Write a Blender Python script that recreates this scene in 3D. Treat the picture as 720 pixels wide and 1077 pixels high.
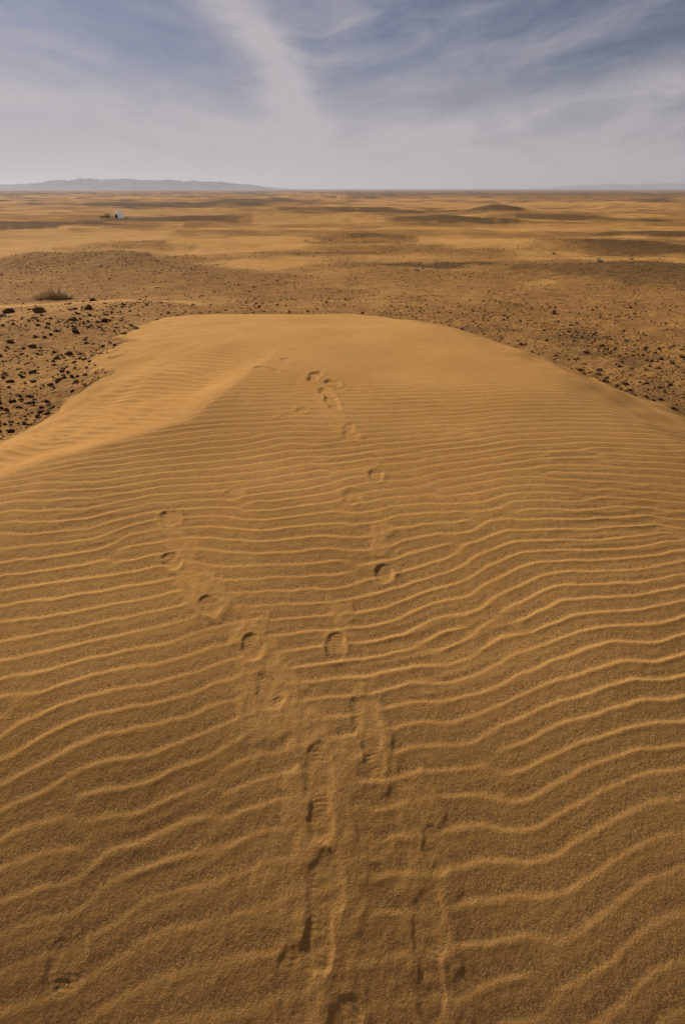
import bpy, bmesh, math, random
import numpy as np
from mathutils import Vector

for o in list(bpy.data.objects):
    bpy.data.objects.remove(o, do_unlink=True)
scene = bpy.context.scene
COL = scene.collection
R = math.radians
rng = np.random.default_rng(7)
random.seed(7)

# ------------------------------------------------------------------ camera
EYE = 1.3
PITCH = 29.61
cam_data = bpy.data.cameras.new('camera')
cam = bpy.data.objects.new('camera', cam_data)
COL.objects.link(cam)
cam.location = (0, 0, EYE)
cam.rotation_euler = (R(90 - PITCH), 0, 0)
cam_data.sensor_fit = 'VERTICAL'
cam_data.sensor_height = 36
cam_data.lens = 20
cam_data.clip_start = 0.05
cam_data.clip_end = 120000
scene.camera = cam

# ------------------------------------------------------------------ light
SUN_AZ = -42.0      # degrees clockwise from straight ahead
SUN_EL = 30.0
SKY_STRENGTH = 0.085
CLOUD = (4.75, 4.46, 4.68, 1)
GAP = (0.305, 0.300, 0.370, 1)

scene.view_settings.view_transform = 'Standard'
scene.view_settings.look = 'None'
scene.view_settings.gamma = 1
scene.view_settings.exposure = 0.2
scene.view_settings.use_curve_mapping = False

sun_data = bpy.data.lights.new('sun', 'SUN')
sun_data.energy = 4.7
sun_data.angle = R(4.0)   # thin cirrus veils the sun
sun_data.color = (1.0, 0.95, 0.87)
sun = bpy.data.objects.new('sun', sun_data)
COL.objects.link(sun)
sd = Vector((math.sin(R(SUN_AZ)) * math.cos(R(SUN_EL)), math.cos(R(SUN_AZ)) * math.cos(R(SUN_EL)), math.sin(R(SUN_EL))))
sun.rotation_euler = sd.to_track_quat('Z', 'Y').to_euler()
sun.location = (0, 0, 60)


class NT:
    """Small expression helper over a node tree."""
    def __init__(self, tree):
        self.t = tree
        self.t.nodes.clear()

    def n(self, kind, **kw):
        nd = self.t.nodes.new(kind)
        for k, v in kw.items():
            setattr(nd, k, v)
        return nd

    def link(self, a, b):
        self.t.links.new(a, b)

    def put(self, sock, v):
        if isinstance(v, bpy.types.NodeSocket):
            self.link(v, sock)
        else:
            sock.default_value = v

    def m(self, op, a, b=0.0, c=0.0, clamp=False):
        nd = self.n('ShaderNodeMath', operation=op, use_clamp=clamp)
        for i, v in enumerate((a, b, c)):
            self.put(nd.inputs[i], v)
        return nd.outputs[0]

    def smooth(self, v, lo, hi, a=0.0, b=1.0):
        nd = self.n('ShaderNodeMapRange', interpolation_type='SMOOTHSTEP')
        for i, q in enumerate((v, lo, hi, a, b)):
            self.put(nd.inputs[i], q)
        return nd.outputs[0]

    def noise(self, vec, scale, detail=4, rough=0.5, dist=0.0):
        nd = self.n('ShaderNodeTexNoise')
        self.put(nd.inputs['Vector'], vec)
        nd.inputs['Scale'].default_value = scale
        nd.inputs['Detail'].default_value = detail
        nd.inputs['Roughness'].default_value = rough
        nd.inputs['Distortion'].default_value = dist
        return nd.outputs['Fac']

    def xyz(self, x, y, z):
        nd = self.n('ShaderNodeCombineXYZ')
        for i, v in enumerate((x, y, z)):
            self.put(nd.inputs[i], v)
        return nd.outputs[0]

    def mix(self, f, a, b, mode='MIX'):
        nd = self.n('ShaderNodeMix', data_type='RGBA', blend_type=mode)
        self.put(nd.inputs[0], f)
        self.put(nd.inputs[6], a)
        self.put(nd.inputs[7], b)
        return nd.outputs[2]


# ------------------------------------------------------------------ sky
world = bpy.data.worlds.new('World')
scene.world = world
world.use_nodes = True
w = NT(world.node_tree)
out = w.n('ShaderNodeOutputWorld')
bg = w.n('ShaderNodeBackground')
bg.inputs['Strength'].default_value = SKY_STRENGTH
w.link(bg.outputs[0], out.inputs[0])
sky = w.n('ShaderNodeTexSky', sky_type='NISHITA')
sky.sun_disc = False
sky.sun_elevation = R(SUN_EL)
sky.sun_rotation = R(SUN_AZ)
sky.altitude = 800
sky.air_density = 1.0
sky.dust_density = 1.5
sky.ozone_density = 2.0
tc = w.n('ShaderNodeTexCoord')
sep = w.n('ShaderNodeSeparateXYZ')
w.link(tc.outputs['Generated'], sep.inputs[0])
dx, dy, dz = sep.outputs
az = w.m('ARCTAN2', dx, dy)
el = w.m('ARCSINE', dz)
elp = w.m('MAXIMUM', el, 0.0)
# cirrus sheet at a great height: planar coordinates of the direction
den = w.m('ADD', w.m('MAXIMUM', dz, 0.0), 0.055)
px = w.m('DIVIDE', dx, den)
py = w.m('DIVIDE', dy, den)
tilt = w.m('SUBTRACT', el, w.m('MULTIPLY', w.m('ABSOLUTE', w.m('ADD', az, 0.03)), 0.15))
n_sheet = w.noise(w.xyz(w.m('MULTIPLY', az, 5.0), w.m('MULTIPLY', tilt, 20.0), 3.1), 1.0, 7, 0.58, 1.1)
n_fine = w.noise(w.xyz(w.m('MULTIPLY', az, 14.0), w.m('MULTIPLY', tilt, 70.0), 9.0), 1.0, 6, 0.6, 1.5)
n_warp = w.m('SUBTRACT', w.noise(w.xyz(w.m('MULTIPLY', az, 7.0), w.m('MULTIPLY', el, 13.0), 1.7), 1.0, 6, 0.6), 0.5)
n_wisp = w.noise(w.xyz(w.m('MULTIPLY', az, 10.0), w.m('MULTIPLY', el, 26.0), 5.3), 1.0, 6, 0.62, 0.8)


def streak(a0, e0, a1, e1, width0, width1, bend=0.0, warp=0.085):
    """A soft band of cirrus from direction (a0,e0) to (a1,e1), radians."""
    ca, ce = a1 - a0, e1 - e0
    ln = math.hypot(ca, ce)
    ca, ce = ca / ln, ce / ln
    ra = w.m('SUBTRACT', az, a0)
    re = w.m('SUBTRACT', el, e0)
    t = w.m('DIVIDE', w.m('ADD', w.m('MULTIPLY', ra, ca), w.m('MULTIPLY', re, ce)), ln)
    d = w.m('ADD', w.m('MULTIPLY', ra, -ce), w.m('MULTIPLY', re, ca))
    d = w.m('ADD', d, w.m('MULTIPLY', n_warp, warp))
    d = w.m('ADD', d, w.m('MULTIPLY', w.m('MULTIPLY', t, w.m('SUBTRACT', 1.0, t)), bend))
    tc_ = w.m('MINIMUM', w.m('MAXIMUM', t, 0.0), 1.0)
    wd = w.m('ADD', width0, w.m('MULTIPLY', tc_, width1 - width0))
    q = w.m('DIVIDE', d, wd)
    g = w.m('POWER', 2.718, w.m('MULTIPLY', w.m('MULTIPLY', q, q), -1.0))
    ends = w.m('MULTIPLY', w.smooth(t, -0.3, 0.15), w.smooth(t, 1.35, 0.8))
    return w.m('MULTIPLY', g, ends)


s1 = streak(-0.205, 0.25, -0.05, 0.082, 0.040, 0.040, -0.06)
s2 = streak(-0.52, 0.118, -0.16, 0.075, 0.018, 0.026, 0.0, 0.03)
s3 = streak(0.05, 0.085, 0.20, 0.235, 0.035, 0.045, 0.04)
s4 = streak(0.12, 0.075, 0.56, 0.140, 0.018, 0.020, 0.03, 0.04)
s5 = streak(-0.42, 0.165, -0.22, 0.120, 0.010, 0.016, 0.0, 0.04)
s6 = streak(-0.02, 0.16, 0.02, 0.25, 0.03, 0.05, 0.0)
hq = w.m('DIVIDE', elp, 0.092)
haze_low = w.m('POWER', 2.718, w.m('MULTIPLY', w.m('MULTIPLY', hq, hq), -1.0))
cl = w.m('MULTIPLY', haze_low, 0.98)
for s, k in ((s1, 0.92), (s2, 0.50), (s3, 0.22), (s4, 0.50), (s5, 0.30), (s6, 0.30)):
    tex = w.smooth(n_wisp, 0.25, 0.65, 0.72 if s is s1 else 0.35, 1.0)
    cl = w.m('ADD', cl, w.m('MULTIPLY', w.m('MULTIPLY', s, k), tex))
cl = w.m('ADD', cl, w.smooth(n_sheet, 0.34, 0.80, 0.0, 0.46))
cl = w.m('ADD', cl, w.smooth(n_fine, 0.40, 0.75, -0.02, 0.06))
cl = w.m('MINIMUM', cl, 1.0, clamp=True)
gap = w.mix(1.0, sky.outputs[0], GAP, 'MULTIPLY')
col = w.mix(cl, gap, CLOUD)
w.link(col, bg.inputs['Color'])

# ------------------------------------------------------------------ noise helpers (numpy)
_perm = rng.permutation(4096).astype(np.int64)
_gx = np.cos(rng.random(4096) * 2 * np.pi)
_ga = rng.random(4096) * 2 * np.pi
_g1, _g2 = np.cos(_ga), np.sin(_ga)


def perlin(x, y, seed=0):
    xi = np.floor(x).astype(np.int64)
    yi = np.floor(y).astype(np.int64)
    fx, fy = x - xi, y - yi
    u = fx * fx * fx * (fx * (fx * 6 - 15) + 10)
    v = fy * fy * fy * (fy * (fy * 6 - 15) + 10)

    def g(ix, iy, ax, ay):
        h = _perm[(_perm[(ix + seed * 131) & 4095] + iy) & 4095]
        return _g1[h] * ax + _g2[h] * ay
    a = g(xi, yi, fx, fy)
    b = g(xi + 1, yi, fx - 1, fy)
    c = g(xi, yi + 1, fx, fy - 1)
    d = g(xi + 1, yi + 1, fx - 1, fy - 1)
    return (a + (b - a) * u + ((c + (d - c) * u) - (a + (b - a) * u)) * v) * 1.5


def fbm(x, y, oct=4, seed=0, gain=0.5):
    r = np.zeros_like(x)
    a = 1.0
    for i in range(oct):
        r += a * perlin(x * 2 ** i + 17.3 * i, y * 2 ** i - 9.1 * i, seed + i)
        a *= gain
    return r


def sstep(v, lo, hi):
    t = np.clip((v - lo) / (hi - lo), 0, 1)
    return t * t * (3 - 2 * t)


# ------------------------------------------------------------------ sand ripples: a pattern-forming field (with real defects)
def ripple_field(nx, ny, size_x, size_y, lam, along, steps, seed):
    r_ = np.random.default_rng(seed)
    kx = np.fft.fftfreq(nx, size_x / nx) * 2 * np.pi
    ky = np.fft.rfftfreq(ny, size_y / ny) * 2 * np.pi
    KX, KY = np.meshgrid(kx, ky, indexing='ij')
    k0 = 2 * np.pi / lam
    k2 = (KX ** 2 + KY ** 2) / k0 ** 2
    sig = 0.35 - 1.6 * (k2 - 1) ** 2 - along * (KX / k0) ** 2
    dt = 0.8
    u = r_.standard_normal((nx, ny)) * 0.2
    lin = 1.0 / (1.0 - dt * np.maximum(sig, -60))
    for i in range(steps):
        nl = 0.35 * u ** 2 - u ** 3
        u = np.fft.irfft2(np.fft.rfft2(u + dt * nl) * lin, s=(nx, ny))
        u = np.clip(u, -2, 2)
    U = np.fft.rfft2(u)
    # finer sampling by zero padding
    P = np.zeros((nx * 2, ny + 1), complex)
    h = nx // 2
    P[:h, :ny // 2 + 1] = U[:h]
    P[-h:, :ny // 2 + 1] = U[-h:]
    uu = np.fft.irfft2(P, s=(nx * 2, ny * 2)) * 4
    return uu / (np.percentile(np.abs(uu), 95) + 1e-9)


def sampler(f, size_x, size_y):
    nx, ny = f.shape

    def s(x, y):
        a = (x / size_x) % 1.0 * nx
        b = (y / size_y) % 1.0 * ny
        i = np.floor(a).astype(np.int64)
        j = np.floor(b).astype(np.int64)
        fa, fb = a - i, b - j
        i %= nx
        j %= ny
        i2, j2 = (i + 1) % nx, (j + 1) % ny
        return (f[i, j] * (1 - fa) + f[i2, j] * fa) * (1 - fb) + (f[i, j2] * (1 - fa) + f[i2, j2] * fa) * fb
    return s


RIP = sampler(ripple_field(1024, 512, 12.0, 6.0, 0.105, 0.22, 110, 3), 12.0, 6.0)
RIP2 = sampler(ripple_field(512, 512, 8.0, 8.0, 0.085, 0.35, 120, 5), 8.0, 8.0)

# ------------------------------------------------------------------ terrain
OUTLINE = np.array([(-3.1, 3.0), (-2.66, 4.15), (-2.38, 4.62), (-2.28, 5.4), (-2.40, 6.35), (-2.90, 7.8), (-3.45, 9.3),
                    (-2.9, 10.8), (-1.12, 11.64), (0.5, 11.0), (1.55, 9.96), (2.02, 8.83), (2.28, 7.49), (2.6, 6.34),
                    (2.82, 5.34), (3.0, 4.58), (3.3, 3.6), (4.0, 2.4), (6.5, -1.0), (7.0, -8.0), (-8.0, -8.0), (-6.5, -1.0), (-4.2, 2.0)])
CREST = np.array([(-5.5, 0.9), (-3.4, 2.05), (-2.29, 2.66), (-1.91, 2.87), (-1.44, 3.21), (-0.98, 3.58), (-0.80, 4.24), (-0.62, 5.09), (-0.5, 6.6)])
RIDGE = np.array([(-26, 25.0), (-17, 24.0), (-11.5, 23.5), (-8.0, 22.5), (-5.2, 20.3), (-3.0, 18.4)])
PATCHES = [(-9.6, 40.9, 4.3, 3.3, 0.8), (-44.4, 100.0, 10.4, 11.9, 0.7), (-39.9, 171.0, 19.9, 30.1, 0.75), (-186.8, 534.4, 116.7, 66.4, 0.7),
           (-14.6, 330.9, 29.1, 38.1, 0.6), (27.0, 306.3, 31.5, 35.0, 0.7), (20.3, 139.8, 13.0, 22.0, 0.8), (1.6, 52.9, 6.0, 5.0, 0.85),
           (-1.5, 32.2, 3.9, 1.3, 0.6), (3.4, 24.8, 2.5, 1.3, 0.8), (57.6, 181.5, 12.1, 19.6, 0.7), (16.4, 45.2, 2.7, 3.2, 0.7),
           (17.5, 36.4, 6.0, 4.6, 0.75), (9.6, 21.0, 3.4, 3.6, 0.7), (33.0, 62.4, 8.0, 6.0, 0.75), (9.4, 17.2, 1.5, 2.1, 0.6),
           (5.4, 18.7, 0.7, 0.5, 0.5), (70.0, 298.0, 11.6, 30.0, 0.9), (622.8, 1681.5, 444.8, 527.3, 0.5), (-26.2, 88.3, 3.8, 23.5, 0.5),
           (-6.6, 46.6, 3.9, 12.7, -1), (-2.7, 23.9, 1.3, 2.0, -1), (-20.4, 47.6, 6.1, 11.7, -0.8), (9.5, 46.9, 4.1, 9.9, -0.8),
           (5.4, 17.2, 0.8, 0.8, -0.8), (79.0, 838.4, 10.9, 100.0, -1), (1.5, 1036.4, 10.5, 117.8, -1), (-479.9, 1051.0, 18.0, 178.9, -1),
           (194.5, 536.7, 46.7, 79.9, -0.8), (-65.7, 264.5, 23.2, 39.7, -0.5), (14.0, 27.8, 2.1, 2.0, -0.6), (37.0, 90.1, 10.5, 15.0, -0.5),
           (-6.5, 149.7, 13.0, 30.5, -0.6), (-25.2, 63.7, 9.3, 11.4, -0.7), (1.2, 14.8, 2.6, 2.6, -0.45), (-4.5, 17.0, 2.2, 1.2, -0.35)]
MOUNDS = [(70.0, 296.0, 11.0, 24.0, 3.6), (20.0, 140.0, 11.0, 14.0, 0.7), (-38.0, 172.0, 24.0, 14.0, 0.8), (57.0, 182.0, 16.0, 12.0, 0.8),
          (1.6, 52.0, 5.0, 3.5, 0.35), (16.0, 40.0, 6.0, 4.0, 0.30), (9.5, 20.5, 3.0, 3.0, 0.22), (-10.0, 41.0, 6.0, 3.0, 0.25),
          (175.0, 420.0, 14.0, 30.0, 2.2), (31.0, 62.0, 7.0, 5.0, 0.4)]
# shoe prints: x, y, heading (deg, clockwise from straight ahead), length, width, depth
PRINTS = [(-0.125, 0.67, -2, .30, .125, .012), (-0.06, 0.89, 8, .28, .115, .013), (0.255, 0.80, 4, .30, .11, .012),
          (0.285, 1.11, -6, .27, .10, .010), (-0.075, 1.19, -4, .29, .11, .014), (0.095, 1.37, -10, .30, .105, .013),
          (-0.24, 1.46, -35, .27, .10, .009), (-0.02, 1.78, 4, .28, .105, .013), (-0.385, 1.76, -22, .27, .10, .012),
          (0.20, 2.15, 12, .24, .105, .018), (0.06, 2.58, -8, .27, .10, .013), (0.20, 2.92, 12, .27, .11, .018),
          (0.06, 3.25, -6, .26, .10, .014), (0.05, 3.48, 8, .26, .10, .012), (-0.07, 3.82, -14, .26, .10, .016),
          (-0.06, 4.24, -25, .28, .11, .022), (-0.22, 4.45, 10, .27, .11, .024), (-0.11, 4.02, -20, .27, .10, .018),
          (-0.63, 4.66, -60, .27, .11, .022), (-0.60, 1.95, -35, .27, .10, .011), (-0.82, 2.22, -30, .27, .10, .016),
          (-0.84, 2.42, -20, .26, .10, .014), (-0.79, 0.72, 0, .28, .11, .010), (-0.60, 2.63, 20, .24, .10, .009),
          (-0.38, 3.56, 10, .25, .10, .010), (-0.26, 3.78, 15, .25, .10, .011), (0.13, 1.02, -30, .26, .10, .007),
          (0.04, 0.72, 28, .28, .11, .007), (-0.45, 4.95, -35, .27, .11, .016), (-0.78, 5.2, -45, .27, .11, .014)]
PARTS = {(0.20, 2.15): 'heel', (0.06, 2.58): 'toe', (0.20, 2.92): 'heel', (0.06, 3.25): 'toe', (0.05, 3.48): 'heel', (-0.60, 2.63): 'toe', (-0.82, 2.22): 'heel',
         (-0.84, 2.42): 'toe', (-0.60, 1.95): 'heel', (-0.385, 1.76): 'heel', (0.285, 1.11): 'heel', (-0.02, 1.78): 'heel', (-0.24, 1.46): 'toe', (-0.38, 3.56): 'toe',
         (-0.26, 3.78): 'heel', (-0.45, 4.95): 'toe', (-0.78, 5.2): 'heel', (-0.79, 0.72): 'toe', (0.13, 1.02): 'toe', (0.04, 0.72): 'heel'}
# places where sliding feet have smoothed the ripples away: x0, y0, x1, y1, radius, amount
SMEARS = [(-0.40, 1.76, -0.22, 1.45, .085, 1.0), (-0.30, 1.62, -0.22, 1.42, .14, 1.0), (-0.22, 1.4, -0.14, 1.25, .05, .9), (-0.62, 2.02, -0.52, 1.90, .10, 1.0), (-0.75, 2.15, -0.60, 2.0, .05, .9), (0.10, 1.45, 0.12, 1.25, .06, .9),
          (-0.06, 1.25, -0.01, 0.55, .14, .95), (0.27, 1.18, 0.26, 0.66, .075, .7), (-0.88, 2.45, -0.66, 2.10, .07, .8), (0.20, 2.34, 0.20, 2.2, .05, .8),
          (-0.2, 0.95, 0.25, 0.62, .10, .5), (-0.02, 1.9, -0.01, 1.7, .06, .7), (0.05, 3.3, -0.3, 4.5, .10, .5)]


def seg_dist(x, y, pts, closed=False):
    d = np.full(x.shape, 1e9)
    side = np.zeros(x.shape)
    n = len(pts)
    for i in range(n if closed else n - 1):
        ax, ay = pts[i]
        bx, by = pts[(i + 1) % n]
        ex, ey = bx - ax, by - ay
        t = np.clip(((x - ax) * ex + (y - ay) * ey) / (ex * ex + ey * ey), 0, 1)
        q = np.hypot(x - ax - t * ex, y - ay - t * ey)
        cr = ex * (y - ay) - ey * (x - ax)
        m = q < d
        d = np.where(m, q, d)
        side = np.where(m, np.sign(cr), side)
    return d, side


def inside(x, y, pts):
    r = np.zeros(x.shape, bool)
    n = len(pts)
    for i in range(n):
        ax, ay = pts[i]
        bx, by = pts[(i + 1) % n]
        if ay == by:
            continue
        c = ((ay > y) != (by > y)) & (x < (bx - ax) * (y - ay) / (by - ay) + ax)
        r ^= c
    return r


def plain_height(x, y):
    yy = np.clip(y, 0, None)
    z = -0.3 - 11 * (1 - np.exp(-yy / 260.0))
    d = np.hypot(x, y)
    # rolling ground, growing with distance
    z = z + 0.05 * fbm(x / 2.6, y / 2.6, 3, 11) * sstep(d, 4, 12)
    z = z + 0.16 * fbm(x / 9.0, y / 8.0, 3, 21) * sstep(d, 14, 35)
    z = z + 0.75 * fbm(x / 34.0, y / 26.0, 3, 31) * sstep(d, 40, 110)
    z = z + 2.0 * fbm(x / 170.0, y / 110.0, 3, 41) * sstep(d, 170, 500) * (1 - sstep(d, 3000, 7000))
    z = z + 0.34 * np.exp(-((x + 4.3) / 2.6) ** 2 - ((y - 7.8) / 3.8) ** 2)
    for cx, cy, rx, ry, h in MOUNDS:
        q = ((x - cx) / rx) ** 2 + ((y - cy) / ry) ** 2
        z = z + h * np.exp(-np.minimum(q, 60))
    dr, sr = seg_dist(x, y, RIDGE)
    wdt = np.where(sr > 0, 1.7, 3.4)
    z = z + (0.06 + 0.50 * np.exp(-((x + 9.0) / 4.2) ** 2)) * np.exp(-(dr / wdt) ** 2) * (0.85 + 0.3 * perlin(x / 3.1, y / 3.1, 8))
    return z


def ground(x, y, detail=True, want_coarse=False):
    """Height and masks of the ground at world x, y (arrays)."""
    x = np.asarray(x, float)
    y = np.asarray(y, float)
    shape = x.shape
    x, y = x.ravel(), y.ravel()
    zp = plain_height(x, y)
    gravel = np.ones_like(x) * 0.5
    # stony plain composition, in metres
    d = np.hypot(x, y)
    st = fbm(x / 7.0, y / 6.0, 4, 61) * 0.42 * (1 - sstep(d, 30, 120)) + fbm(x / 30.0, y / 24.0, 4, 71) * 0.62 * sstep(d, 20, 80) \
        + fbm(x / 240.0, y / 260.0, 4, 81) * 0.6 * sstep(d, 150, 600)
    gravel = gravel + st - 0.04 - 0.05 * sstep(d, 25, 90) + 0.32 * sstep(d, 500, 2000)
    wl = 0.05 * d + 1
    wx = x + 0.045 * d * fbm(x / wl, y / wl, 4, 51, 0.6)
    wy = y + 0.065 * d * fbm(x / wl + 9, y / wl - 5, 4, 52, 0.6)
    for cx, cy, rx, ry, v in PATCHES:
        q = ((wx - cx) / rx) ** 2 + ((wy - cy) / ry) ** 2
        k = 1.0 / (1.0 + np.minimum(0.8 * q, 1e4) ** (3.0 if v > 0 else 2.2))
        gravel = gravel + (((0.57 + 0.5 * v) if v > 0 else 0.5 + 0.5 * v) - gravel) * np.clip(k * 1.1, 0, 0.92)
    dr, sr = seg_dist(x, y, RIDGE)
    rk = np.exp(-(dr / np.where(sr > 0, 1.5, 4.5)) ** 2)
    gravel = gravel + (0.68 - gravel) * rk
    z = zp.copy()
    sandm = np.zeros_like(x)
    coarse = np.zeros_like(x)
    near = (d < 22) | ((np.abs(x) < 14) & (np.abs(y) < 22))
    i = np.where(near)[0]
    if len(i):
        X, Y = x[i], y[i]
        # dune body
        dd, _ = seg_dist(X, Y, OUTLINE, True)
        ins = inside(X, Y, OUTLINE)
        sdist = np.where(ins, -dd, dd)
        sdist = sdist + 0.12 * fbm(X / 1.1, Y / 1.1, 3, 91) + 0.07 * fbm(X / 0.4, Y / 0.4, 2, 93)
        # falls away towards its rim and dives under the plain just beyond it
        rim = np.clip(sdist + 1.5, 0, None)
        base = -0.046 * np.clip(4.2 - Y, 0, 5.4) ** 2 - 0.0165 * np.clip(Y - 4.2, 0, 9) ** 2 \
            - 0.125 * np.clip(1.6 - Y, 0, 1.1) ** 2 - 0.030 * np.clip(X - 0.9, 0, 4) ** 2 * sstep(Y, 1.0, 3.0)  # near slope shaped steep, turning sand from the sun to darken the foreground
        dune = base - 0.085 * (1 - 0.52 * sstep(-X, -0.2, 1.4) * sstep(Y, 4.0, 5.5)) * rim ** 2 / (0.35 + 0.16 * rim)
        dune = dune + 0.03 * fbm(X / 1.7, Y / 1.7, 2, 95)
        # the hollow to the left, behind the brink line
        dc, sc = seg_dist(X, Y, CREST)
        left = np.clip(dc, 0, None) * (sc > 0)
        endf = 1 - sstep(Y, 4.3, 6.0)
        hollow = sstep(left, -0.01, 0.55)
        hollow = 0.105 * (1 - np.exp(-(left / 0.30) ** 1.35)) * endf
        dune = dune - hollow
        hm = sstep(left, 0.02, 0.22) * (1 - sstep(Y, 4.6, 6.2))
        # blend dune over plain: whichever is higher, softly
        lowp = zp[i]
        lowp = np.minimum(lowp, np.where(Y < 5, base - 0.30 * (1 - sstep(Y, 2.0, 5.0)) - 0.02, 9.0))
        k = 0.03
        df = (dune - lowp) / k
        soft = np.maximum(dune, lowp) + k * np.log1p(np.exp(-np.minimum(np.abs(df), 40)))
        sm = sstep(dune - lowp, -0.012 + 0.05 * perlin(X / 0.35, Y / 0.35, 97), 0.05)
        onl = sstep(-X, 0.2, 1.0) * sstep(Y, 3.6, 4.6)
        sm = sm * (1 - onl * sstep(sdist + 0.16 * fbm(X / 0.5, Y / 0.5, 3, 99), -0.12, 0.22))
        hgt = soft
        # ---- ripples
        al = R(13) + R(5) * np.clip(X / 1.5, -1, 1.6) * sstep(Y, 3.0, 1.0)
        wob = 0.055 * fbm(X / 1.3, Y / 1.3, 2, 101) + 0.12 * perlin(X / 3.2, Y / 3.2, 105)
        t_ = X * math.cos(R(14)) + Y * math.sin(R(14))
        n_ = Y * math.cos(R(14)) - X * math.sin(R(14)) - 0.035 * np.clip(X, -4, 4) * np.abs(np.clip(X, -4, 4)) * sstep(Y, 3.2, 0.9) + wob
        n_ = n_ - 0.10 * np.clip(X, -3, 3) * sstep(Y, 2.7, 0.9)
        n_ = n_ * (1.22 + 0.05 * np.clip(X, -1, 2)) + 0.052 * np.clip(n_ - 0.7, 0, 4) ** 2
        n_ = n_ + 0.014 * fbm(X / 0.17, Y / 0.22, 2, 107) * (1 - 0.6 * sstep(Y, 2.0, 4.0))
        r0 = RIP(t_, n_)
        r = RIP(t_, n_ - 0.010 * r0)
        h = np.exp(1.15 * r) / math.exp(1.0) - 0.42
        r2 = RIP2(t_ * 1.02 + 3.7, n_ * 1.05 + 1.1)
        patch = sstep(perlin(X / 0.9 + 4, Y / 0.55, 111), -0.15, 0.55)
        amp = 0.0059 * (0.46 + 0.54 * sstep(Y, 0.7, 2.0)) * (0.72 + 0.5 * perlin(X / 0.8, Y / 0.5, 115)) * (1 - 0.80 * sstep(Y, 3.1, 4.6)) * (1 - 0.9 * sstep(Y, 4.6, 6.2))
        amp = amp * (1 - hm) * (1 - sstep(sdist, -0.9, -0.25))
        amp = np.where(Y < -1.5, 0, amp)
        rip = amp * (h + 0.5 * (np.exp(r2) / 2.7 - 0.4) * patch)
        # finer oblique ripples in the hollow
        b = R(-32)
        th = X * math.cos(b) + Y * math.sin(b)
        nh = Y * math.cos(b) - X * math.sin(b) + 0.05 * fbm(X / 1.0, Y / 1.0, 2, 121)
        rh = RIP(th * 1.15, nh * 1.15)
        rip = rip + 0.0105 * hm * (np.exp(1.1 * rh) / 2.7 - 0.4) * sstep(left, 0.10, 0.45) * (1 - sstep(sdist, -0.55, -0.05))
        # ---- smears and prints
        flat = np.zeros_like(X)
        if detail:
            for x0, y0, x1, y1, rad, a in SMEARS:
                q, _ = seg_dist(X, Y, np.array([(x0, y0), (x1, y1)]))
                q = q + 0.05 * fbm(X / 0.13, Y / 0.13, 3, 131, 0.6)
                flat = np.maximum(flat, a * (1 - sstep(q, rad * 0.45, rad * 1.15)))
            rip = rip * (1 - 0.88 * flat) + 0.004 * flat + 0.0014 * flat * fbm(X / 0.05, Y / 0.05, 3, 135)
            for px_, py_, hd, L, W, dep in PRINTS:
                sel = np.where((np.abs(X - px_) < 0.34) & (np.abs(Y - py_) < 0.34))[0]
                if not len(sel):
                    continue
                a = R(hd)
                ux, uy = X[sel] - px_, Y[sel] - py_
                v = ux * math.sin(a) + uy * math.cos(a)      # along the foot
                s = ux * math.cos(a) - uy * math.sin(a)
                # forefoot and heel as two rounded lobes joined by a waist
                f1 = np.hypot(s / (W * .5), (v - L * .17) / (L * .33)) - 1
                f2 = np.hypot(s / (W * .40), (v + L * .30) / (L * .20)) - 1
                f3 = np.maximum(np.abs(s) / (W * .33), np.abs(v + L * .08) / (L * .18)) - 1
                sd_ = np.minimum(np.minimum(f1, f2), f3) * W * .45
                sd_ = sd_ + 0.0085 * fbm(X[sel] / 0.055, Y[sel] / 0.055, 3, 141, 0.5)
                kind = PARTS.get((px_, py_), 'full')
                if kind == 'heel':
                    sd_ = sd_ + 0.06 * sstep(v / L, -0.12, 0.05)
                elif kind == 'toe':
                    sd_ = sd_ + 0.06 * sstep(v / L, 0.05, -0.12)
                msk = 0.80 * (1 - sstep(sd_, -0.022, 0.010)) + 0.20 * (1 - sstep(sd_, -0.006, 0.001))
                tread = 0.0010 * sstep(perlin(X[sel] / 0.07, Y[sel] / 0.07, 147), -0.1, 0.5) * np.sin(v / 0.0135 * 2 * np.pi + 6 * np.abs(s) / W) * sstep(-sd_, 0.006, 0.018)
                floor_ = -dep * (0.52 if py_ > 3.7 else 0.12 + 0.16 * min(max((py_ - 0.9) / 1.2, 0), 1)) * (0.62 + 0.35 * sstep(np.abs(v / L), 0.0, 0.5)) + tread + 0.0012 * perlin(ux / 0.03, uy / 0.03, 143)
                lip = (0.12 if py_ < 1.5 else 0.26) * dep * np.exp(-(np.clip(sd_, 0, 1) / 0.024) ** 2) * sstep(sd_, -0.012, 0.006) * (0.55 + 0.75 * perlin(ux / 0.06 + px_ * 9, uy / 0.06, 145))
                rip[sel] = rip[sel] * (1 - msk) + (0.3 * rip[sel] + floor_) * msk + lip * (1 - msk)
            # crumbly millimetre relief
            rip = rip + 0.0007 * fbm(X / 0.03, Y / 0.03, 2, 151) * (1 - sstep(Y, 2.5, 4.0))
        hgt = hgt + rip * sm
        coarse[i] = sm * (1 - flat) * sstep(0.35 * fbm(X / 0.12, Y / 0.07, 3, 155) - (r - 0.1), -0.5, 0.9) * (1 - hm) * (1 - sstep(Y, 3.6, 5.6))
        # ---- gravel near: stones fade out over the sand
        g = gravel[i]
        gl = np.where(X < 0, 0.50, 0.58) + 0.26 * fbm(X / 1.4, Y / 1.4, 3, 161)
        g = g + (gl - g) * np.exp(-(np.clip(sdist, 0, None) / 9.0) ** 2) * 0.55
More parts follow.
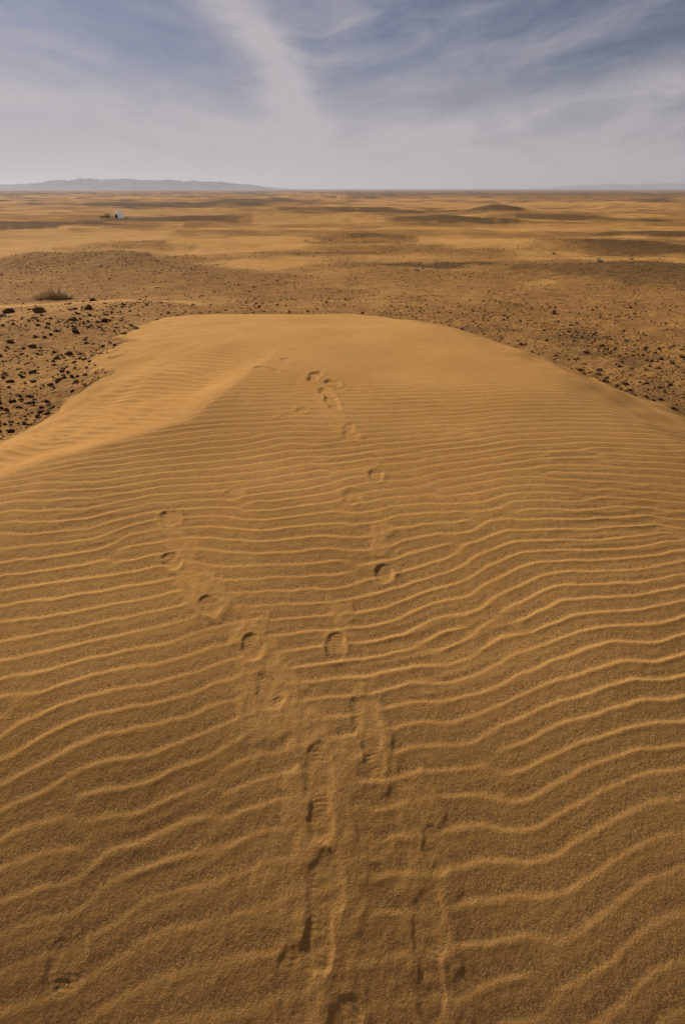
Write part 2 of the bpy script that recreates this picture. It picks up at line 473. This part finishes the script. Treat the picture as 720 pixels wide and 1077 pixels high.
        sp = np.exp(-((Y - 12.25 - 0.05 * X + 0.55 * fbm(X / 1.2, Y / 1.2, 3, 163)) / 0.42) ** 2) * sstep(-X, 2.0, 3.4)      # strip of blown sand left of the brow
        g = g * (1 - 0.85 * sp)
        gravel[i] = g * (1 - sm)
        z[i] = hgt
        sandm[i] = sm
    if want_coarse:
        return z.reshape(shape), np.clip(gravel, 0, 1).reshape(shape), sandm.reshape(shape), coarse.reshape(shape)
    return z.reshape(shape), np.clip(gravel, 0, 1).reshape(shape), sandm.reshape(shape)


def ground_z(x, y):
    return float(ground(np.array([x]), np.array([y]), False)[0][0])


# one sheet: a fan of rows whose spacing grows with distance
rows = [-32000, -12000, -4000, -1200, -400, -150, -60, -30, -16, -9, -6, -4, -2.8, -2.0, -1.4, -1.0, -0.7, -0.45, -0.25, -0.1, 0.03, 0.12, 0.2]
yv = 0.25
while yv < 31000:
    rows.append(yv)
    if yv < 0.5:
        st_ = 0.02
    elif yv < 1.9:
        st_ = 0.0042
    elif yv < 13:
        st_ = 0.0042 + 0.0042 * (yv - 1.9)
    elif yv < 600:
        st_ = max(0.05, 0.0105 * (yv - 8))
    else:
        st_ = 0.03 * yv
    yv += st_
rows.append(32000)
rows = np.array(rows)
NU = 940
u = np.linspace(-1, 1, NU)
wid = 1.12 + 0.80 * np.clip(rows, -0.2, None)
inner = u[None, :] * wid[:, None]
NO = 34
lg = (np.arange(1, NO + 1) / NO)[None, :]
outer = wid[:, None] * (32500.0 / wid[:, None]) ** (lg ** 1.25)
GX = np.concatenate([-outer[:, ::-1], inner, outer], axis=1)
GY = np.repeat(rows[:, None], GX.shape[1], axis=1)
GZ, GG, GS, GC = ground(GX, GY, True, True)
nr, nc = GX.shape
me = bpy.data.meshes.new('desert_ground')
co = np.stack([GX, GY, GZ], -1).reshape(-1, 3).astype(np.float32)
idx = np.arange(nr * nc).reshape(nr, nc)
quads = np.stack([idx[:-1, :-1], idx[:-1, 1:], idx[1:, 1:], idx[1:, :-1]], -1).reshape(-1, 4)
me.vertices.add(len(co))
me.vertices.foreach_set('co', co.ravel())
me.loops.add(quads.size)
me.loops.foreach_set('vertex_index', quads.ravel().astype(np.int32))
me.polygons.add(len(quads))
me.polygons.foreach_set('loop_start', np.arange(0, quads.size, 4, dtype=np.int32))
me.polygons.foreach_set('loop_total', np.full(len(quads), 4, np.int32))
me.polygons.foreach_set('use_smooth', np.ones(len(quads), bool))
me.update()
for nm, arr in (('gravel', GG), ('coarse', GC)):
    at = me.attributes.new(nm, 'FLOAT', 'POINT')
    at.data.foreach_set('value', arr.ravel().astype(np.float32))
ground_ob = bpy.data.objects.new('desert_ground', me)
ground_ob['kind'] = 'structure'
COL.objects.link(ground_ob)


def new_mat(name):
    m = bpy.data.materials.new(name)
    m.use_nodes = True
    return m, NT(m.node_tree)


def finish(t, color, rough=0.9, bump=None, bump_d=0.01, spec=0.25):
    o = t.n('ShaderNodeOutputMaterial')
    b = t.n('ShaderNodeBsdfPrincipled')
    t.put(b.inputs['Base Color'], color)
    t.put(b.inputs['Roughness'], rough)
    b.inputs['Specular IOR Level'].default_value = spec
    if bump is not None:
        bn = t.n('ShaderNodeBump')
        bn.inputs['Distance'].default_value = bump_d
        bn.inputs['Strength'].default_value = 1.0
        t.link(bump, bn.inputs['Height'])
        t.link(bn.outputs[0], b.inputs['Normal'])
    t.link(b.outputs[0], o.inputs[0])
    return b


# sand and gravel
mat, t = new_mat('desert_sand')
geo = t.n('ShaderNodeNewGeometry')
P = geo.outputs['Position']
ag = t.n('ShaderNodeAttribute', attribute_name='gravel').outputs['Fac']
ac = t.n('ShaderNodeAttribute', attribute_name='coarse').outputs['Fac']
grain = t.noise(P, 330.0, 2, 0.7)
grain2 = t.noise(P, 105.0, 3, 0.65)
mott = t.noise(P, 1.3, 4, 0.55)
mott2 = t.noise(P, 11.0, 4, 0.6)
sand = t.mix(t.smooth(mott, 0.3, 0.7), (0.495, 0.243, 0.064, 1), (0.555, 0.284, 0.080, 1))
sand = t.mix(t.smooth(mott2, 0.35, 0.75, 0.0, 0.35), sand, (0.40, 0.185, 0.055, 1))
spk = t.m('ADD', t.m('MULTIPLY', grain, 0.5), t.m('MULTIPLY', grain2, 0.5))
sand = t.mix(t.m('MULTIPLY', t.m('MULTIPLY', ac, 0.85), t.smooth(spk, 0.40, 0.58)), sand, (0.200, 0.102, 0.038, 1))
sand = t.mix(t.smooth(grain, 0.50, 0.66, 0.0, 0.42), sand, (0.20, 0.105, 0.036, 1))
sand = t.mix(t.smooth(grain2, 0.52, 0.70, 0.0, 0.34), sand, (0.27, 0.135, 0.045, 1))
sand = t.mix(t.smooth(grain, 0.48, 0.34, 0.0, 0.4), sand, (0.64, 0.37, 0.14, 1))
vor = t.n('ShaderNodeTexVoronoi', feature='F1')
t.link(P, vor.inputs['Vector'])
vor.inputs['Scale'].default_value = 13.0
vor2 = t.n('ShaderNodeTexVoronoi', feature='F1')
t.link(P, vor2.inputs['Vector'])
vor2.inputs['Scale'].default_value = 31.0
gn = t.noise(P, 3.2, 5, 0.65)
gn2 = t.noise(P, 0.23, 5, 0.6)
pale = t.mix(t.smooth(gn2, 0.35, 0.65), (0.455, 0.230, 0.064, 1), (0.525, 0.280, 0.083, 1))
brown = t.mix(t.smooth(gn, 0.35, 0.65), (0.37, 0.183, 0.053, 1), (0.28, 0.135, 0.041, 1))
dark = t.mix(t.smooth(gn, 0.3, 0.7), (0.155, 0.086, 0.031, 1), (0.098, 0.057, 0.023, 1))
gmod = t.m('ADD', ag, t.m('MULTIPLY', t.m('SUBTRACT', gn, 0.5), 0.35))
plain = t.mix(t.smooth(gmod, 0.12, 0.55), pale, brown)
plain = t.mix(t.smooth(gmod, 0.55, 0.95), plain, dark)
# single pebbles as darker cells
peb = t.smooth(t.m('ADD', vor.outputs['Distance'], t.m('MULTIPLY', grain2, 0.1)), 0.36, 0.26)
pick = t.n('ShaderNodeSeparateColor')
t.link(vor.outputs['Color'], pick.inputs[0])
peb = t.m('MULTIPLY', peb, t.smooth(pick.outputs[0], 0.45, 0.55))
pick2 = t.n('ShaderNodeSeparateColor')
t.link(vor2.outputs['Color'], pick2.inputs[0])
peb2 = t.m('MULTIPLY', t.smooth(vor2.outputs['Distance'], 0.40, 0.28), t.smooth(pick2.outputs[0], 0.5, 0.6))
pm = t.m('MULTIPLY', t.m('MAXIMUM', peb, t.m('MULTIPLY', peb2, 0.7)), t.smooth(ag, 0.10, 0.45), clamp=True)
plain = t.mix(t.m('MULTIPLY', pm, 0.7), plain, (0.105, 0.056, 0.028, 1))
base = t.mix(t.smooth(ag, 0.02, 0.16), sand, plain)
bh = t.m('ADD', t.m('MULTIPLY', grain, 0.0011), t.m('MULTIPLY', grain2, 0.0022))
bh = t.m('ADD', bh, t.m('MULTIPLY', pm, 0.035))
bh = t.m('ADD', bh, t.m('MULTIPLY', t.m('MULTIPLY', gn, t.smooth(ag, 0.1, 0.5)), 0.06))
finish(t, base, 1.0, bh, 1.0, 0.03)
me.materials.append(mat)

# ------------------------------------------------------------------ mountains


def mountains(name, cx, cy, width, depth, prof, seed, mat_):
    nx, ny = 420, 60
    xs = np.linspace(-.5, .5, nx)
    ys = np.linspace(-.5, .5, ny)
    XX, YY = np.meshgrid(xs, ys, indexing='ij')
    pa = np.interp(xs, [p[0] for p in prof], [p[1] for p in prof])[:, None]
    wx_, wy_ = XX * width + cx, YY * depth + cy
    rid = 1 - np.abs(fbm(wx_ / 420.0, wy_ / 420.0, 6, seed, 0.68))
    big = fbm(wx_ / 1500.0, wy_ / 900.0, 3, seed + 9)
    env = np.clip(1 - (np.abs(YY) * 2) ** 2.2, 0, 1)
    pa = pa * (1 + 0.16 * fbm(wx_[:, :1] / 230.0, wx_[:, :1] * 0 + seed, 4, seed + 3, 0.6))
    zz = pa * env * (0.46 + 0.80 * rid + 0.15 * big) - 14
    m = bpy.data.meshes.new(name)
    v = np.stack([wx_, wy_, zz], -1).reshape(-1, 3)
    ix = np.arange(nx * ny).reshape(nx, ny)
    f = np.stack([ix[:-1, :-1], ix[1:, :-1], ix[1:, 1:], ix[:-1, 1:]], -1).reshape(-1, 4)
    m.from_pydata(v.tolist(), [], f.tolist())
    m.materials.append(mat_)
    o = bpy.data.objects.new(name, m)
    o['kind'] = 'structure'
    COL.objects.link(o)
    return o


mm, t = new_mat('mountain_rock')
geo = t.n('ShaderNodeNewGeometry')
n1 = t.noise(geo.outputs['Position'], 0.004, 6, 0.65)
finish(t, t.mix(t.smooth(n1, 0.35, 0.65), (0.075, 0.052, 0.055, 1), (0.14, 0.10, 0.095, 1)), 0.95)
mountains('mountains', -3400, 9300, 5600, 1800,
          [(-.5, 30), (-.30, 48), (-.22, 55), (-.14, 78), (-.08, 100), (-.02, 104), (.07, 112), (.13, 110), (.2, 108), (.27, 96), (.33, 76), (.39, 46), (.45, 16), (.5, 1)], 201, mm)
mountains('far_hills', 8600, 17500, 7600, 2500,
          [(-.5, 0), (-.42, 30), (-.33, 75), (-.22, 100), (-.1, 92), (.02, 120), (.2, 130), (.4, 120), (.5, 60)], 231, mm)

# ------------------------------------------------------------------ stones
rock_mat, t = new_mat('dark_varnished_stone')
oi = t.n('ShaderNodeObjectInfo')
tcn = t.n('ShaderNodeTexCoord')
n1 = t.noise(tcn.outputs['Object'], 3.0, 5, 0.6)
c = t.mix(oi.outputs['Random'], (0.13, 0.068, 0.029, 1), (0.38, 0.195, 0.068, 1))
c = t.mix(t.smooth(n1, 0.45, 0.75, 0.0, 0.6), c, (0.24, 0.13, 0.06, 1))
finish(t, c, 0.9, t.noise(tcn.outputs['Object'], 9.0, 4, 0.6), 0.05, 0.06)
gravel_mat, t = new_mat('brown_stone')
geo = t.n('ShaderNodeNewGeometry')
n1 = t.noise(geo.outputs['Position'], 2.7, 3, 0.6)
rnd = geo.outputs['Random Per Island']
c = t.mix(rnd, (0.15, 0.078, 0.032, 1), (0.44, 0.228, 0.078, 1))
c = t.mix(t.smooth(n1, 0.4, 0.7, 0.0, 0.4), c, (0.22, 0.12, 0.05, 1))
finish(t, c, 0.9, spec=0.06)


def rock_arrays(sub, seed):
    r_ = np.random.default_rng(seed)
    bm = bmesh.new()
    bmesh.ops.create_icosphere(bm, subdivisions=sub, radius=1.0)
    v = np.array([x.co[:] for x in bm.verts])
    f = np.array([[q.index for q in p.verts] for p in bm.faces])
    bm.free()
    # chop by random planes for facets
    for _ in range(9):
        n = r_.standard_normal(3)
        n /= np.linalg.norm(n)
        d = r_.uniform(0.55, 0.86)
        q = v @ n - d
        v = v - np.outer(np.clip(q, 0, None), n)
    v = v + r_.standard_normal(v.shape) * 0.03
    v = v * np.array([1.0, r_.uniform(0.65, 0.9), r_.uniform(0.5, 0.72)])
    return v, f


rock_meshes = []
for k in range(12):
    v, f = rock_arrays(2, 300 + k)
    m = bpy.data.meshes.new('stone')
    m.from_pydata(v.tolist(), [], f.tolist())
    m.materials.append(rock_mat)
    rock_meshes.append(m)


def put_rock(x, y, half, label, group, name='stone', k=None):
    m = rock_meshes[k if k is not None else random.randrange(12)]
    o = bpy.data.objects.new(name, m)
    COL.objects.link(o)
    z = ground_z(x, y)
    o.location = (x, y, z + half * 0.12)
    o.rotation_euler = (random.uniform(-.25, .25), random.uniform(-.25, .25), random.uniform(0, 6.28))
    o.scale = (half * random.uniform(.9, 1.15), half * random.uniform(.9, 1.1), half * random.uniform(.85, 1.15))
    o['label'] = label
    o['category'] = 'stone'
    if group:
        o['group'] = group
    return o


BIG = [(-5.79, 10.36, .15, 'large dark stone at the far left edge of the stony patch'),
       (-5.60, 9.75, .10, 'dark stone just in front of the large stone at far left edge'),
       (-4.89, 9.59, .15, 'wide flat dark stone second from left in the upper row of the patch'),
       (-4.21, 9.87, .15, 'largest dark stone at the right end of the patch upper row'),
       (-4.49, 9.95, .09, 'brownish stone close left of the largest dark stone in the upper row'),
       (-3.87, 8.46, .09, 'dark rounded stone midway along the right side of the stony patch'),
       (-3.42, 8.46, .09, 'dark flat stone just right of the rounded stone in the patch'),
       (-3.41, 7.49, .085, 'dark stone with thin trail of pebbles near middle of patch edge'),
       (-2.78, 7.43, .055, 'small dark stone where the stony patch meets the pale dune sand'),
       (-3.91, 6.8, .07, 'dark stone low on the left side of the stony patch'),
       (-3.57, 6.65, .07, 'dark stone a step right of the low left one'),
       (-3.74, 6.25, .06, 'small dark stone at left frame edge above the rippled hollow'),
       (-3.06, 6.43, .065, 'dark stone at the lower right tip of the stony patch'),
       (-3.22, 5.43, .05, 'small stone left of two at the very bottom of the patch'),
       (-3.0, 5.43, .045, 'small stone right of two at the very bottom of the patch'),
       (2.80, 6.66, .06, 'dark stone at the start of the cluster on the right dune edge'),
       (2.92, 6.46, .07, 'largest dark stone in the cluster on the right dune edge'),
       (3.02, 6.66, .055, 'dark stone behind the largest in the right dune edge cluster'),
       (2.98, 4.95, .05, 'dark stone at the right frame edge where sand meets gravel'),
       (3.05, 4.78, .055, 'lowest dark stone at right frame edge beside the dune'),
       (4.03, 11.39, .12, 'lone dark stone on the gravel beyond the dune right shoulder'),
       (-5.23, 12.6, .11, 'dark stone on sand just right of and below the dry bush')]
for x, y, hf, lab in BIG:
    put_rock(x, y, hf * 0.78, lab, 'dark stones lying around the dune')

# scatter candidates by the ground's own gravel mask
N = 150000
th = rng.uniform(-.62, .62, N)
dist = 4.0 + 50.0 * rng.random(N) ** 1.5
cx_ = dist * np.sin(th) * 1.05
cy_ = dist * np.cos(th)
_, gg, ss = ground(cx_, cy_, False)
ridge_d, ridge_s = seg_dist(cx_, cy_, RIDGE)
clump = sstep(perlin(cx_ / 1.1, cy_ / 1.1, 171), -0.45, 0.5)
prob = np.clip(gg * 1.35 - 0.22, 0, 1) * (0.25 + 0.75 * clump)
prob *= np.where((cx_ < 0) & (dist < 12), 0.66, np.where(dist < 10, 0.7, 0.55))
prob = prob + 0.05 * sstep(-cx_, 1.9, 3.2) * (dist < 9.5)
ok = (rng.random(N) < prob) & (rng.random(N) > ss * 1.15)
cx_, cy_, dist = cx_[ok], cy_[ok], dist[ok]
size = 0.010 + 0.014 * rng.random(len(cx_)) + 0.030 * rng.random(len(cx_)) ** 5
size *= (0.44 + 0.022 * np.minimum(dist, 45))
size *= np.where((cx_ < 0) & (dist < 11.5), 1.35, np.where(dist < 14, 1.35, 1.0))
# a few strays on the sand at the left patch's edge
f_ = 598.3
depth = cy_ * math.cos(R(PITCH)) + 1.9 * math.sin(R(PITCH))
app = size / depth
inview = np.abs(cx_ / depth) < 0.60
order = np.argsort(-np.where(inview, app, 0))
single = order[:262]
rest = order[262:]
ZONES = [('small dark stone among the scatter on the left stony patch', 'stones on the left stony patch'),
         ('small dark stone on the gravel slope beyond the right dune edge', 'stones on the right gravel slope'),
         ('dark stone on the low stony ridge or flats past the dune', 'stones on the ridge and flats')]
for j in single:
    x, y = float(cx_[j]), float(cy_[j])
    zi = 2 if y > 12.5 else (0 if x < 0 else 1)
    put_rock(x, y, float(size[j]), ZONES[zi][0], ZONES[zi][1])

vs, fs, off = [], [], 0
protos = [rock_arrays(1, 500 + k) for k in range(10)]
rx_, ry_ = cx_[rest], cy_[rest]
rz_, _, _ = ground(rx_, ry_, False)
for q in range(len(rest)):
    v, f = protos[q % 10]
    a = rng.uniform(0, 6.28)
    s_ = size[rest[q]]
    ca, sa = math.cos(a), math.sin(a)
    vv = np.stack([v[:, 0] * ca - v[:, 1] * sa, v[:, 0] * sa + v[:, 1] * ca, v[:, 2] * rng.uniform(.8, 1.2) + .2], -1) * s_
    vs.append(vv + np.array([rx_[q], ry_[q], rz_[q]]))
    fs.append(f + off)
    off += len(v)
V = np.concatenate(vs)
F = np.concatenate(fs)
m = bpy.data.meshes.new('gravel')
m.vertices.add(len(V))
m.vertices.foreach_set('co', V.ravel().astype(np.float32))
m.loops.add(F.size)
m.loops.foreach_set('vertex_index', F.ravel().astype(np.int32))
m.polygons.add(len(F))
m.polygons.foreach_set('loop_start', np.arange(0, F.size, 3, dtype=np.int32))
m.polygons.foreach_set('loop_total', np.full(len(F), 3, np.int32))
m.update()
m.materials.append(gravel_mat)
o = bpy.data.objects.new('gravel', m)
o['kind'] = 'stuff'
o['label'] = 'loose brown gravel strewn over the plain around the dune'
COL.objects.link(o)
print('stones', len(single), len(rest))

# ------------------------------------------------------------------ dry bushes
straw, t = new_mat('dry_grass')
geo = t.n('ShaderNodeNewGeometry')
c = t.mix(geo.outputs['Random Per Island'], (0.40, 0.30, 0.15, 1), (0.64, 0.50, 0.28, 1))
finish(t, c, 0.8)
twigm, t = new_mat('dark_twig')
geo = t.n('ShaderNodeNewGeometry')
c = t.mix(geo.outputs['Random Per Island'], (0.045, 0.036, 0.018, 1), (0.10, 0.078, 0.034, 1))
finish(t, c, 0.85)


def blades(n, rad, height, width, spread, seed, lobes):
    r_ = np.random.default_rng(seed)
    vv, ff = [], []
    for _ in range(n):
        lx, ly, lr, lh = lobes[r_.integers(len(lobes))]
        a = r_.uniform(0, 6.28)
        rr = lr * rad * math.sqrt(r_.random())
        bx, by = lx * rad + rr * math.cos(a) * .7, ly * rad + rr * math.sin(a) * .7
        hh = height * lh * r_.uniform(.55, 1.0)
        lean = spread * r_.uniform(.2, 1.0)
        dx_, dy_ = math.cos(a) * lean, math.sin(a) * lean
        wx_, wy_ = -math.sin(a) * width, math.cos(a) * width
        b = len(vv)
        for k in range(4):
            s_ = k / 3
            px_, py_, pz_ = bx + dx_ * hh * s_ ** 1.6, by + dy_ * hh * s_ ** 1.6, hh * (s_ - .25 * lean * s_ * s_) - .03
            w_ = 1 - .85 * s_
            vv.append((px_ - wx_ * w_, py_ - wy_ * w_, pz_))
            vv.append((px_ + wx_ * w_, py_ + wy_ * w_, pz_))
        for k in range(3):
            ff.append((b + 2 * k, b + 2 * k + 1, b + 2 * k + 3, b + 2 * k + 2))
    return vv, ff


def bush(x, y, rad, height, n, label, seed, lobes=((0, 0, 1, 1),), width=.004):
    root = bpy.data.objects.new('desert_bush', None)
    root.empty_display_size = .2
    root.location = (x, y, ground_z(x, y))
    root['label'] = label
    root['category'] = 'bush'
    COL.objects.link(root)
    for nm, mt, nn, hh, sp, wd in (('grass_blades', straw, n, height, .75, width), ('twigs', twigm, int(n * .16), height * .66, 1.0, width * 1.3)):
        v_, f_2 = blades(nn, rad, hh, wd, sp, seed, lobes)
        seed += 1
        m_ = bpy.data.meshes.new(nm)
        m_.from_pydata(v_, [], f_2)
        m_.materials.append(mt)
        c_ = bpy.data.objects.new(nm, m_)
        c_.parent = root
        COL.objects.link(c_)
    return root


bush(-6.35, 13.2, .34, .36, 520, 'large dry grey green bush on the sand strip at left', 41,
     ((-.8, 0, .5, .55), (-.3, .1, .5, .85), (0.2, .1, .45, 1.0), (.65, 0, .4, .6), (1.05, .1, .3, .35)), .006)
bush(-8.6, 24.2, .20, .40, 160, 'small dark bush standing on the stony ridge crest, left of two', 51, width=.012)
bush(-7.4, 23.6, .20, .30, 140, 'small dark bush on the stony ridge crest, right of two', 61, width=.012)
bush(-14.2, 22.3, .28, .16, 120, 'low dark bush near the left end of the stony ridge', 66, width=.014)
bush(10.07, 24.2, .13, .24, 110, 'small upright bush on dark gravel at right', 71, width=.011)
bush(12.89, 27.64, .12, .16, 90, 'small bush on pale sand at the far right of the plain', 81, width=.012)
bush(10.61, 31.28, .11, .19, 90, 'small bush farthest out on the pale flat at right', 91, width=.012)
bush(2.54, 20.7, .13, .14, 80, 'tiny dark bush alone on the flat behind the dune', 95, width=.01)

# ------------------------------------------------------------------ unidentified white object, built as a domed tent, and the dark bush beside it
canvas, t = new_mat('white_canvas')
o = t.n('ShaderNodeOutputMaterial')
dif = t.n('ShaderNodeBsdfDiffuse')
dif.inputs['Color'].default_value = (0.80, 0.77, 0.71, 1)
trl = t.n('ShaderNodeBsdfTranslucent')
trl.inputs['Color'].default_value = (0.88, 0.85, 0.79, 1)
mx = t.n('ShaderNodeMixShader')
mx.inputs[0].default_value = 0.7  # translucent canvas chosen so the unidentified object glows bright with the sun behind
t.link(dif.outputs[0], mx.inputs[1])
t.link(trl.outputs[0], mx.inputs[2])
t.link(mx.outputs[0], o.inputs[0])
doorm, t = new_mat('opening_dark')
finish(t, (0.05, 0.038, 0.028, 1), 0.9)
poles, t = new_mat('pole_wood')
finish(t, (0.16, 0.10, 0.05, 1), 0.8)


def mesh_part(name, bm, mt, parent, bevel=0.0):
    if bevel:
        bmesh.ops.bevel(bm, geom=bm.edges[:], offset=bevel, segments=2, affect='EDGES', clamp_overlap=True)
    bmesh.ops.recalc_face_normals(bm, faces=bm.faces[:])
    m_ = bpy.data.meshes.new(name)
    bm.to_mesh(m_)
    bm.free()
    m_.materials.append(mt)
    o_ = bpy.data.objects.new(name, m_)
    o_.parent = parent
    COL.objects.link(o_)
    return o_


def prism(pts, y0, y1, inset=0.0):
    bm = bmesh.new()
    a = [bm.verts.new((p[0], y0, p[1])) for p in pts]
    b = [bm.verts.new((p[0], y1, p[1])) for p in pts]
    bm.faces.new(a)
    bm.faces.new(b[::-1])
    for k in range(len(pts)):
        bm.faces.new((a[k], b[k], b[(k + 1) % len(pts)], a[(k + 1) % len(pts)]))
    return bm


def boxbm(x0, x1, y0, y1, z0, z1):
    return prism([(x0, z0), (x1, z0), (x1, z1), (x0, z1)], y0, y1)


def tent(x, y, face):
    root = bpy.data.objects.new('tent_stand_in', None)
    root.location = (x, y, ground_z(x, y) - .05)
    root.rotation_euler = (0, 0, face)
    root['label'] = 'unidentified white object far out on the desert plain, built as a domed tent with a dark doorway panel'
    root['category'] = 'white object'
    COL.objects.link(root)
    prof = [(1.25, 0), (1.24, .45), (1.18, .95), (1.04, 1.32), (.80, 1.62), (.46, 1.84), (.12, 1.93)]

    def shell(a0, a1, n, push=0.0, top=None):
        bm_ = bmesh.new()
        rings = []
        for r_, h_ in prof:
            if top and h_ > top:
                break
            rings.append([bm_.verts.new(((r_ + push) * math.sin(a0 + (a1 - a0) * k / n) * (1 - .02 * math.cos(6 * (a0 + (a1 - a0) * k / n))),
                                         -(r_ + push) * math.cos(a0 + (a1 - a0) * k / n), h_)) for k in range(n + 1)])
        for p, q in zip(rings[:-1], rings[1:]):
            for k in range(n):
                bm_.faces.new((p[k], p[k + 1], q[k + 1], q[k]))
        return bm_
    c = mesh_part('canopy', shell(0, 2 * math.pi, 36), canvas, root)
    for p in c.data.polygons:
        p.use_smooth = True
    d = mesh_part('doorway', shell(-.62, .10, 8, .02, 1.2), doorm, root)  # dark panel stands in for the shaded opening; canopy is not cut
    md = d.modifiers.new('thickness', 'SOLIDIFY')
    md.thickness = .015
    bm_ = bmesh.new()
    bmesh.ops.create_cone(bm_, cap_ends=True, segments=12, radius1=.15, radius2=.03, depth=.25)
    bmesh.ops.translate(bm_, verts=bm_.verts[:], vec=(0, 0, 2.01))
    mesh_part('top_cap', bm_, canvas, root)
    for k in range(6):
        a_ = k * math.pi / 3 + .3
        p0 = Vector((1.2 * math.cos(a_), 1.2 * math.sin(a_), .95))
        p1 = Vector((2.1 * math.cos(a_), 2.1 * math.sin(a_), .02))
        bm_ = bmesh.new()
        bmesh.ops.create_cone(bm_, cap_ends=True, segments=6, radius1=.012, radius2=.012, depth=(p1 - p0).length)
        q_ = (p1 - p0).to_track_quat('Z', 'Y')
        for v in bm_.verts:
            v.co = q_ @ v.co + (p0 + p1) / 2
        mesh_part('guy_rope', bm_, poles, root)


tent(-58.3, 167.7, R(-8))
bush(-61.6, 167.2, 1.3, 1.3, 420, 'low dark bush beside the white object far out on the plain', 101, ((-.7, 0, .7, .55), (.3, 0, .6, 1.0)), .05)

# ------------------------------------------------------------------ air
HAZE_DENSITY = 1.0e-4
bm = boxbm(-33500, 33500, -33500, 33500, -18, 240)
hm_, t = new_mat('desert_haze')
o = t.n('ShaderNodeOutputMaterial')
pv = t.n('ShaderNodeVolumePrincipled')
pv.inputs['Color'].default_value = (0.82, 0.79, 0.84, 1)
pv.inputs['Density'].default_value = HAZE_DENSITY
pv.inputs['Anisotropy'].default_value = 0.2
t.link(pv.outputs[0], o.inputs['Volume'])
m_ = bpy.data.meshes.new('haze')
bmesh.ops.recalc_face_normals(bm, faces=bm.faces[:])
bm.to_mesh(m_)
bm.free()
m_.materials.append(hm_)
haze = bpy.data.objects.new('haze', m_)
haze['kind'] = 'stuff'
COL.objects.link(haze)
